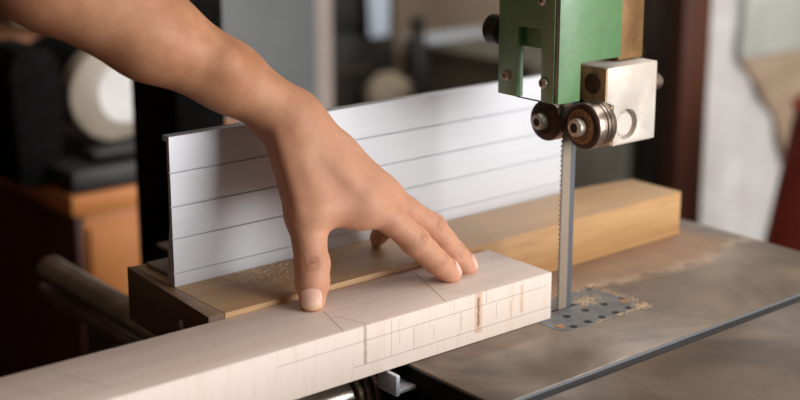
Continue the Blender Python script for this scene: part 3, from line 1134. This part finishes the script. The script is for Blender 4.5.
# ------------------------------------------------------------------ the fence: a wooden bed with an aluminium face standing on it
TB = 0.0045
F0, H_B = 0.0720, 0.0396
wf = Thing('wooden_fence', 'honey brown wooden fence bed on the saw table, darker end cap screwed on', 'fence', (-0.005, 0.12, 0.0), TB)
b = bm_new()
add_prism(b, [(-0.2316, F0), (0.2380, F0), (0.2380, 0.1285), (-0.2316, 0.1968)], 'Z', 0.0004, H_B, bevel=0.0006)
wf.part('bed', b, M['fence_wood'])
b = bm_new()
add_prism(b, [(-0.2440, F0), (-0.2318, F0), (-0.2318, 0.1975), (-0.2358, 0.1975)], 'Z', 0.0002, H_B, bevel=0.0006)
cap = wf.part('end_cap', b, M['cap_wood'], label='dark end cap')
t_ = (0.1115 - F0) / (0.1975 - F0)
sx = -0.2440 + (0.2440 - 0.2358) * t_
b = bm_new()
add_lathe(b, (sx + 0.0004, 0.1115, 0.0225), (-1, 0, 0), [(0, 0.0030), (0.0012, 0.0028), (0.0018, 0.0016), (0.0012, 0.0)], 20)
wf.part('screw', b, M['bolt'], cap, label='brass coloured screw')

Y0, Z1 = 0.1364, 0.1462
prof = [(Y0, H_B + 0.0002)]
for gz in (0.0496, 0.0743, 0.0971, 0.1210):
    prof += [(Y0, gz - 0.0007), (Y0 + 0.0012, gz - 0.0002), (Y0 + 0.0012, gz + 0.0002), (Y0, gz + 0.0007)]
prof += [(Y0, Z1 - 0.0004), (Y0 + 0.0004, Z1), (Y0 + 0.0085, Z1), (Y0 + 0.0085, Z1 - 0.0035), (Y0 + 0.0032, Z1 - 0.0042), (Y0 + 0.0036, 0.085), (Y0 + 0.0095, H_B + 0.012), (Y0 + 0.0095, H_B + 0.0002)]
mf = Thing('metal_fence', 'brushed aluminium fence plate with five grooved bands, standing on the wooden bed', 'fence', (-0.042, 0.14, H_B), TB)
b = bm_new()
add_prism(b, prof, 'X', -0.2315, 0.153)
face = mf.part('face_plate', b, M['alu'], smooth=20)
b = bm_new()
add_box(b, -0.2240, 0.153, Y0 + 0.0097, 0.1905, H_B + 0.0002, H_B + 0.0030, 0.0004)
mf.part('foot', b, M['alu_dull'])
for gx in (-0.205, -0.05, 0.11):
    b = bm_new()
    add_prism(b, [(Y0 + 0.0040, H_B + 0.003), (Y0 + 0.040, H_B + 0.003), (Y0 + 0.0040, Z1 - 0.012)], 'X', gx, gx + 0.004, bevel=0.0004)
    mf.part('rib', b, M['alu_dull'])

# ------------------------------------------------------------------ the workpiece
b = bm_new()
add_box(b, -0.598, 0.0, 0.0, 0.0682, 0.0004, 0.0360, 0.0005)
solo('wooden_board', b, M['workpiece'], 'thick pale board with pencil lines, held under the hand and fed to the blade', 'board', (0, 0, 0), -0.011)

# sawdust lying along the foot of the fence and by the blade
def sawdust(name, label, spots, n, seed):
    rnd = random.Random(seed)
    b = bm_new()
    for _ in range(n):
        cx, cy, cz, sx, sy = rnd.choice(spots)
        p = Vector((cx + rnd.gauss(0, sx), cy + rnd.gauss(0, sy), cz))
        if cz > 0.03:
            p.y = min(p.y, Y0 - 0.002 + TB * p.x)
        s = rnd.uniform(0.0003, 0.0009)
        m = Matrix.Translation(p + Vector((0, 0, s * 0.45))) @ Matrix.Rotation(rnd.uniform(0, 6.28), 4, 'Z') @ Matrix.Diagonal((s * rnd.uniform(1, 2.2), s, s * 0.8, 1))
        bmesh.ops.create_icosphere(b, subdivisions=1, radius=0.6, matrix=m)
    return b


M['dust'] = simple('sawdust_grains', srgb(226, 200, 168), srgb(206, 176, 142), 0.9, 0, 500)
b = sawdust('sawdust', '', [(-0.150, 0.130, H_B, 0.020, 0.004), (-0.165, 0.128, H_B, 0.016, 0.007), (-0.188, 0.132, H_B, 0.012, 0.003), (-0.168, 0.119, H_B, 0.014, 0.010)], 520, 2)
o = solo('sawdust', b, M['dust'], 'sprinkle of pale sawdust on the wooden fence bed behind the hand', 'sawdust', (-0.15, 0.12, H_B), smooth=0)
tag(o, kind='stuff')
b = sawdust('sawdust', '', [(0.052, 0.010, 0.0003, 0.006, 0.003), (0.076, 0.0, 0.0001, 0.002, 0.012), (0.072, -0.025, 0.0001, 0.004, 0.003), (0.06, 0.031, 0.0001, 0.016, 0.002), (0.044, 0.006, 0.0003, 0.005, 0.004), (0.05, -0.0265, 0.0001, 0.016, 0.0009)], 760, 3)
o = solo('sawdust', b, M['dust'], 'sawdust caught in the throat insert beside the blade', 'sawdust', (0.06, 0.0, 0.0), smooth=0)
tag(o, kind='stuff')

# ------------------------------------------------------------------ the workshop behind
M['floor'] = simple('dusty_concrete', srgb(84, 74, 66), srgb(66, 58, 52), 0.8, 0, 5, 0.1)
M['wall'] = simple('taupe_plaster', srgb(176, 158, 138), srgb(162, 144, 124), 0.9, 0, 3)
M['oak'] = mat_wood('orange_cabinet_wood', srgb(214, 138, 72), srgb(196, 118, 56), srgb(160, 88, 40), (8, 8, 2), 0.5)
M['dark_timber'] = mat_wood('dark_red_brown_timber', srgb(80, 42, 26), srgb(64, 32, 20), srgb(46, 23, 15), (20, 20, 3), 0.5)
M['shelf_wood'] = mat_wood('brown_shelf_wood', srgb(150, 98, 66), srgb(130, 82, 54), srgb(100, 60, 38), (3, 40, 40), 0.6)
M['grey_steel'] = simple('grey_painted_steel', srgb(106, 109, 109), srgb(98, 101, 102), 0.45, 0.1, 8)
M['warm_grey'] = simple('warm_grey_paint', srgb(156, 144, 137), srgb(146, 134, 127), 0.5, 0, 8)
M['charcoal'] = simple('charcoal_paint', srgb(44, 42, 42), srgb(34, 33, 33), 0.5, 0, 20)
M['beige_cover'] = simple('beige_painted_cover', srgb(178, 164, 146), srgb(164, 150, 132), 0.45, 0, 12)
M['white_disc'] = simple('off_white_disc', srgb(232, 228, 224), srgb(220, 216, 212), 0.5, 0, 12)
M['bench_wood'] = mat_wood('old_bench_wood', srgb(96, 78, 62), srgb(76, 60, 48), srgb(54, 42, 32), (3, 40, 40), 0.6)
M['black_chest'] = simple('black_tool_chest', srgb(46, 42, 38), srgb(36, 33, 30), 0.5, 0, 10)
M['blue_white'] = simple('pale_blue_cloth', srgb(214, 222, 232), srgb(202, 212, 224), 0.8, 0, 12)
M['paper'] = simple('crumpled_paper_bag', srgb(176, 160, 138), srgb(150, 134, 114), 0.85, 0, 25, 0.3)
M['curtain'] = simple('white_curtain', srgb(210, 207, 206), srgb(196, 192, 188), 0.9, 0, 8)
M['linen'] = simple('beige_linen', srgb(170, 148, 126), srgb(152, 130, 108), 0.9, 0, 18)
M['pale_carton'] = simple('pale_grey_carton', srgb(186, 188, 180), srgb(170, 172, 164), 0.8, 0, 8)
M['red_bin'] = simple('red_brown_plastic', srgb(150, 52, 28), srgb(128, 40, 22), 0.45, 0, 8)
M['dark_cabinet'] = simple('dark_brown_cabinet', srgb(66, 56, 48), srgb(54, 46, 40), 0.6, 0, 6)
M['olive'] = simple('olive_grey_paint', srgb(96, 92, 80), srgb(82, 78, 68), 0.7, 0, 6)


def box_bm(*a, bevel=0.003):
    return add_box(bm_new(), *a, bevel)


struct('floor', box_bm(-2.2, 3.0, -3.2, 2.7, FLOOR - 0.05, FLOOR, bevel=0), M['floor'])
struct('wall_back', box_bm(-2.2, 3.0, 2.5, 2.6, FLOOR, 1.9, bevel=0), M['wall'])
struct('wall_right', box_bm(2.9, 3.0, -3.2, 2.5, FLOOR, 1.9, bevel=0), M['wall'])
struct('wall_left', box_bm(-2.2, -2.1, -3.2, 2.5, FLOOR, 1.9, bevel=0), M['dark_timber'])
struct('baseboard_back', box_bm(-2.1, 2.9, 2.48, 2.5, FLOOR, FLOOR + 0.1), M['dark_timber'])
struct('ceiling', box_bm(-2.2, 3.0, -3.2, 2.7, 1.9, 1.95, bevel=0), M['wall'])
struct('trim_1', box_bm(1.092, 1.165, 0.75, 0.785, FLOOR, 1.9), M['dark_timber'])

# orange wooden cabinet with a bench grinder on it
cab = Thing('wooden_cabinet', 'orange-brown wooden cabinet behind the fence rail, bench grinder on top', 'cabinet', (0.25, 1.06, FLOOR))
cab.part('body', box_bm(0.067, 0.46, 0.915, 1.22, FLOOR, -0.140), M['oak'])
cab.part('side_shade_panel', box_bm(0.055, 0.0665, 0.913, 1.222, FLOOR, -0.140), M['dark_timber'], label='side panel with its shade painted in')  # shade of the side face painted as a darker timber board
cab.part('top', box_bm(0.048, 0.467, 0.905, 1.225, -0.1395, -0.112), M['oak'])
for z0, z1 in ((-0.86, -0.50), (-0.49, -0.16)):
    d = cab.part('drawer', box_bm(0.072, 0.455, 0.908, 0.9145, z0, z1), M['oak'])
    b = bm_new()
    add_lathe(b, (0.33, 0.9, (z0 + z1) / 2), (0, -1, 0), [(0, 0.006), (0.012, 0.006), (0.016, 0.013), (0.024, 0.012), (0.026, 0)], 20)
    cab.part('knob', b, M['bolt'], d)

gr = Thing('bench_grinder', 'dark bench grinder with beige wheel cover and white centre disc', 'grinder', (0.16, 1.06, -0.112))
b = box_bm(0.052, 0.27, 0.909, 1.18, -0.1115, -0.080, bevel=0.006)
gr.part('base', b, M['charcoal'])
b = bm_new()
add_lathe(b, (0.150, 1.000, 0.006), 'Y', [(0, 0.055), (0.004, 0.060), (0.16, 0.060), (0.165, 0.05), (0.165, 0)], 40)
gr.part('motor', b, M['matte_black'])
b = bm_new()
add_lathe(b, (0.152, 0.970, 0.004), 'Y', [(0, 0.0), (0, 0.060), (0.004, 0.066), (0.028, 0.068), (0.030, 0.06), (0.030, 0)], 48)
cov = gr.part('wheel_cover', b, M['beige_cover'], label='beige wheel cover')
b = bm_new()
add_lathe(b, (0.166, 0.9695, 0.004), 'Y', [(-0.002, 0), (-0.002, 0.042), (0, 0.044), (0.002, 0.044), (0.002, 0)], 40)
gr.part('centre_disc', b, M['white_disc'], cov, label='white centre disc')
b = bm_new()
add_prism(b, [(0.012, -0.1105), (0.066, -0.1105), (0.078, -0.02), (0.078, 0.05), (0.06, 0.075), (0.02, 0.075), (0.005, 0.05)], 'Y', 0.975, 1.09, bevel=0.004)
gr.part('spark_guard', b, M['matte_black'])
b = bm_new()
add_box(b, 0.095, 0.185, 0.930, 0.9695, -0.072, -0.064, 0.002)
gr.part('tool_rest', b, M['charcoal'])

b = box_bm(-0.60, 0.27, 1.42, 1.62, -0.01, 0.025)
sh = Thing('wall_shelf', 'brown wooden plank shelf high behind the forearm', 'shelf', (0.0, 1.6, -0.01))
sh.part('plank', b, M['shelf_wood'])
for sx in (-0.40, 0.15):
    b = bm_new()
    add_prism(b, [(1.45, -0.0105), (1.62, -0.0105), (1.62, -0.16)], 'X', sx, sx + 0.02, bevel=0.002)
    sh.part('bracket', b, M['black_paint'])
b = box_bm(-0.62, 0.29, 1.625, 1.68, FLOOR, 0.5)
sh.part('back_board', b, M['dark_timber'])

lk = Thing('steel_locker', 'grey steel cabinet with a warm grey right edge, behind the wrist', 'cabinet', (0.6, 1.4, FLOOR))
lk.part('body', box_bm(0.30, 0.734, 1.262, 1.60, FLOOR, 0.7), M['warm_grey'])
d = lk.part('door', box_bm(0.305, 0.690, 1.250, 1.2615, FLOOR + 0.05, 0.69), M['grey_steel'])
b = bm_new()
add_tube(b, [(0.655, 1.246, 0.32), (0.655, 1.225, 0.32), (0.655, 1.225, 0.42), (0.655, 1.246, 0.42)], 0.005, 10)
lk.part('handle', b, M['chrome'], d)

# workbench along the back wall with its clutter
wb = Thing('workbench', 'dark old workbench against the back wall', 'workbench', (1.7, 2.0, FLOOR))
wb.part('top', box_bm(0.95, 2.45, 1.66, 2.45, -0.345, -0.29), M['bench_wood'])
for lx in (1.0, 2.34):
    for ly in (1.70, 2.34):
        wb.part('leg', box_bm(lx, lx + 0.07, ly, ly + 0.07, FLOOR, -0.3455), M['bench_wood'])
wb.part('lower_shelf', box_bm(1.08, 2.33, 1.72, 2.40, -0.74, -0.71), M['bench_wood'])
tc = Thing('tool_chest', 'tall black tool chest on the workbench', 'tool chest', (1.15, 1.9, -0.29))
tc.part('body', box_bm(1.02, 1.30, 1.78, 2.2, -0.2895, 0.35), M['black_chest'])
for k in range(3):
    d = tc.part('drawer', box_bm(1.035, 1.285, 1.765, 1.7795, -0.27 + 0.19 * k, -0.10 + 0.19 * k), M['black_chest'])
    b = bm_new()
    add_tube(b, [(1.12, 1.766, -0.18 + 0.19 * k), (1.12, 1.75, -0.18 + 0.19 * k), (1.20, 1.75, -0.18 + 0.19 * k), (1.20, 1.766, -0.18 + 0.19 * k)], 0.004, 8)
    tc.part('handle', b, M['rail'], d)


def cloth_bm(x0, x1, ytop, z0, z1, folds, amp, taper=0.0, nx=60, nz=24, thick=0.006, seed=0.0):
    """hanging cloth with upright folds, given real thickness"""
    b = bm_new()
    grid = []
    for side in (0, 1):
        rows = []
        for j in range(nz + 1):
            v = j / nz
            row = []
            for i in range(nx + 1):
                u = i / nx
                cxm = (x0 + x1) / 2
                x = cxm + (x0 + (x1 - x0) * u - cxm) * (1 - taper * (1 - v))
                y = ytop + amp * math.sin(2 * math.pi * folds * u + seed + 0.6 * math.sin(3 * v)) * (1.1 - 0.4 * v) + side * thick
                row.append(b.verts.new((x, y, z0 + (z1 - z0) * v)))
            rows.append(row)
        grid.append(rows)
    for side, rows in enumerate(grid):
        for j in range(nz):
            for i in range(nx):
                q = [rows[j][i], rows[j][i + 1], rows[j + 1][i + 1], rows[j + 1][i]]
                b.faces.new(q if side == 0 else q[::-1])
    A, B = grid
    for j in range(nz):
        b.faces.new((A[j][0], A[j + 1][0], B[j + 1][0], B[j][0]))
        b.faces.new((A[j][nx], B[j][nx], B[j + 1][nx], A[j + 1][nx]))
    for i in range(nx):
        b.faces.new((A[0][i], B[0][i], B[0][i + 1], A[0][i + 1]))
        b.faces.new((A[nz][i], A[nz][i + 1], B[nz][i + 1], B[nz][i]))
    return b


hk = Thing('hanging_cloth', 'pale bluish cloth hanging in front of the black tool chest', 'cloth', (1.20, 1.735, -0.12))
hk.part('cloth', cloth_bm(1.168, 1.250, 1.725, -0.105, 0.30, 3, 0.006, 0.35), M['blue_white'])
b = bm_new()
add_tube(b, [(1.20, 1.7645, 0.315), (1.20, 1.72, 0.315), (1.20, 1.715, 0.305)], 0.004, 8)
hk.part('hook', b, M['rail'])

# crumpled paper sack
def lump(c, r, seed, amp=0.12):
    b = bm_new()
    bmesh.ops.create_icosphere(b, subdivisions=4, radius=1.0)
    for v in b.verts:
        d = 1 + amp * noise.noise(v.co * 2.2 + Vector((seed, 0, 0))) + amp * 0.4 * noise.noise(v.co * 6 + Vector((0, seed, 0)))
        v.co = Vector((v.co.x * r[0] * d, v.co.y * r[1] * d, max(v.co.z * d, -0.86) * r[2]))
        v.co += Vector(c)
    return b


solo('paper_bag', lump((1.225, 1.715, -0.243), (0.062, 0.045, 0.052), 3), M['paper'], 'crumpled beige paper bag at the front of the workbench', 'bag', (1.225, 1.715, -0.288))
b = bm_new()
add_lathe(b, (1.355, 1.76, -0.2895), 'Z', [(0, 0), (0, 0.035), (0.004, 0.038), (0.12, 0.038), (0.15, 0.018), (0.19, 0.016), (0.19, 0)], 28)
bt = Thing('bottle', 'blackish bottle on the workbench beside the paper bag', 'bottle', (1.355, 1.76, -0.2895))
bt.part('glass', b, M['black_chest'])
b = bm_new()
add_lathe(b, (1.355, 1.76, -0.0990), 'Z', [(0, 0), (0, 0.0175), (0.022, 0.0175), (0.024, 0.015), (0.024, 0)], 24)
bt.part('cap', b, M['black_paint'])
b = box_bm(1.43, 1.86, 1.70, 1.95, -0.2895, -0.262, bevel=0.004)
solo('crate', b, M['olive'], 'low olive wooden crate on the workbench under the pale carton', 'crate', (1.64, 1.82, -0.2895))
cn = Thing('carton', 'pale bluish carton lying on the olive crate', 'carton', (1.66, 1.82, -0.2615))
cn.part('box', box_bm(1.45, 1.85, 1.72, 1.93, -0.2615, -0.165, bevel=0.004), M['blue_white'])
cn.part('lid', box_bm(1.445, 1.855, 1.715, 1.935, -0.1648, -0.150, bevel=0.003), M['blue_white'])

# right-hand side of the room
cp = Thing('cupboard', 'low olive-grey cupboard between the workbench and the dark post', 'cupboard', (1.5, 1.3, FLOOR))
cp.part('body', box_bm(1.20, 1.52, 1.22, 1.54, FLOOR, -0.12), M['olive'])
cp.part('top', box_bm(1.19, 1.53, 1.21, 1.55, -0.1198, -0.10), M['olive'])
d = cp.part('door', box_bm(1.215, 1.505, 1.205, 1.2195, -0.86, -0.15), M['olive'])
b = bm_new()
add_lathe(b, (1.25, 1.205, -0.45), (0, -1, 0), [(0, 0.006), (0.012, 0.006), (0.016, 0.014), (0.026, 0.012), (0.027, 0)], 20)
cp.part('knob', b, M['bolt'], d)

lo = Thing('tall_cabinet', 'tall narrow dark brown cabinet just left of the dark post', 'cabinet', (1.75, 1.29, FLOOR))
lo.part('body', box_bm(1.60, 1.90, 1.222, 1.36, FLOOR, 0.75), M['dark_cabinet'])
d = lo.part('door', box_bm(1.608, 1.892, 1.205, 1.2215, FLOOR + 0.05, 0.74), M['dark_cabinet'])
b = bm_new()
add_lathe(b, (1.64, 1.205, 0.30), (0, -1, 0), [(0, 0.006), (0.012, 0.006), (0.016, 0.014), (0.026, 0.012), (0.027, 0)], 20)
lo.part('knob', b, M['bolt'], d)

ct = Thing('curtain', 'long white curtain hanging right of the dark post', 'curtain', (1.75, 1.06, FLOOR))
ct.part('fabric', cloth_bm(1.56, 2.10, 1.06, FLOOR + 0.02, 0.60, 6, 0.006, 0.0, 120, 30), M['curtain'])
b = bm_new()
add_tube(b, [(1.50, 1.063, 0.615), (2.16, 1.063, 0.615)], 0.012, 14)
ct.part('rod', b, M['rail'])
ap = Thing('apron', 'beige linen apron hanging before the white curtain', 'apron', (1.795, 1.04, -0.30))
b = bm_new()
add_prism(b, [(1.665, -0.12), (1.925, -0.12), (1.925, -0.52), (1.870, -0.40), (1.805, -0.27), (1.725, -0.18)], 'Y', 1.042, 1.049, bevel=0.002)
ap.part('skirt', b, M['linen'])
b = bm_new()
add_prism(b, [(1.660, -0.119), (1.925, -0.119), (1.925, 0.10), (1.675, 0.10)], 'Y', 1.041, 1.050, bevel=0.003)
ap.part('bib', b, M['pale_carton'])
b = bm_new()
add_tube(b, [(1.695, 1.041, 0.098), (1.775, 1.041, 0.30), (1.825, 1.041, 0.33), (1.865, 1.041, 0.30), (1.905, 1.041, 0.098)], 0.006, 8)
ap.part('strap', b, M['linen'])

BX, BY = 1.285, 0.46
bn = Thing('bin', 'red-brown tapered bin beyond the right corner of the table', 'bin', (BX, BY, FLOOR))
b = bm_new()
add_lathe(b, (BX, BY, FLOOR), 'Z', [(0, 0), (0, 0.275), (0.01, 0.28), (0.785, 0.165), (0.805, 0.16), (0.805, 0)], 56)
bn.part('body', b, M['red_bin'])
b = bm_new()
add_lathe(b, (BX, BY, FLOOR + 0.8055), 'Z', [(0, 0), (0, 0.165), (0.012, 0.168), (0.03, 0.150), (0.05, 0.10), (0.055, 0)], 56)
lid = bn.part('lid', b, M['red_bin'])
b = bm_new()
add_lathe(b, (BX, BY, FLOOR + 0.861), 'Z', [(0, 0.012), (0.015, 0.012), (0.02, 0.026), (0.035, 0.024), (0.038, 0)], 24)
bn.part('knob', b, M['black_paint'], lid)

# ------------------------------------------------------------------ light: one tall window side, added fills overhead and at the back, dim even world
def area(name, loc, target, sx, sy, power, col):
    l = bpy.data.lights.new(name, 'AREA')
    l.shape = 'RECTANGLE'
    l.size, l.size_y = sx, sy
    l.energy = power
    l.color = col
    o = bpy.data.objects.new(name, l)
    COL.objects.link(o)
    o.location = loc
    o.rotation_euler = (Vector(target) - Vector(loc)).to_track_quat('-Z', 'Y').to_euler()
    return o


area('window_daylight', (1.25, -2.95, 0.50), (0.1, 0.2, 0.0), 2.0, 2.2, 132, (1.0, 0.985, 0.97))
area('overhead_fill', (0.7, -0.1, 1.85), (0.4, 0.3, -0.3), 2.0, 2.0, 56, (0.96, 0.98, 1.0))  # unseen fill lamp added to lift the upward faces
area('back_fill', (1.5, 1.0, 1.85), (1.5, 1.5, 0.0), 1.0, 1.0, 22, (1.0, 0.97, 0.93))  # unseen fill lamp added to brighten the back of the room

w = bpy.data.worlds.new('world')
scene.world = w
w.use_nodes = True
w.node_tree.nodes['Background'].inputs[0].default_value = (0.95, 0.97, 1.0, 1)
w.node_tree.nodes['Background'].inputs[1].default_value = 0.10

cam = bpy.data.cameras.new('camera')
co = bpy.data.objects.new('camera', cam)
COL.objects.link(co)
YAW, PITCH, ROLL = 0.6946212768972734, 0.23271382283347158, 0.0015627981247944571
fw = Vector((math.sin(YAW) * math.cos(PITCH), math.cos(YAW) * math.cos(PITCH), -math.sin(PITCH)))
rt = Vector((math.cos(YAW), -math.sin(YAW), 0))
upv = rt.cross(fw)
rt, upv = rt * math.cos(ROLL) + upv * math.sin(ROLL), upv * math.cos(ROLL) - rt * math.sin(ROLL)
mw = Matrix((rt, upv, -fw)).transposed().to_4x4()
mw.translation = Vector((-0.64796, -0.61760, 0.34001))
co.matrix_world = mw
cam.sensor_width = 36
cam.lens = 1291.7235 / 800 * 36
cam.shift_x = -10.65 / 800
cam.shift_y = -53.4 / 800
cam.clip_start = 0.02
cam.dof.use_dof = True
cam.dof.focus_distance = 0.88
cam.dof.aperture_fstop = 3.9
scene.camera = co

scene.view_settings.view_transform = 'Standard'
scene.view_settings.look = 'None'
scene.view_settings.gamma = 1
scene.view_settings.use_curve_mapping = False
scene.view_settings.exposure = 0.0
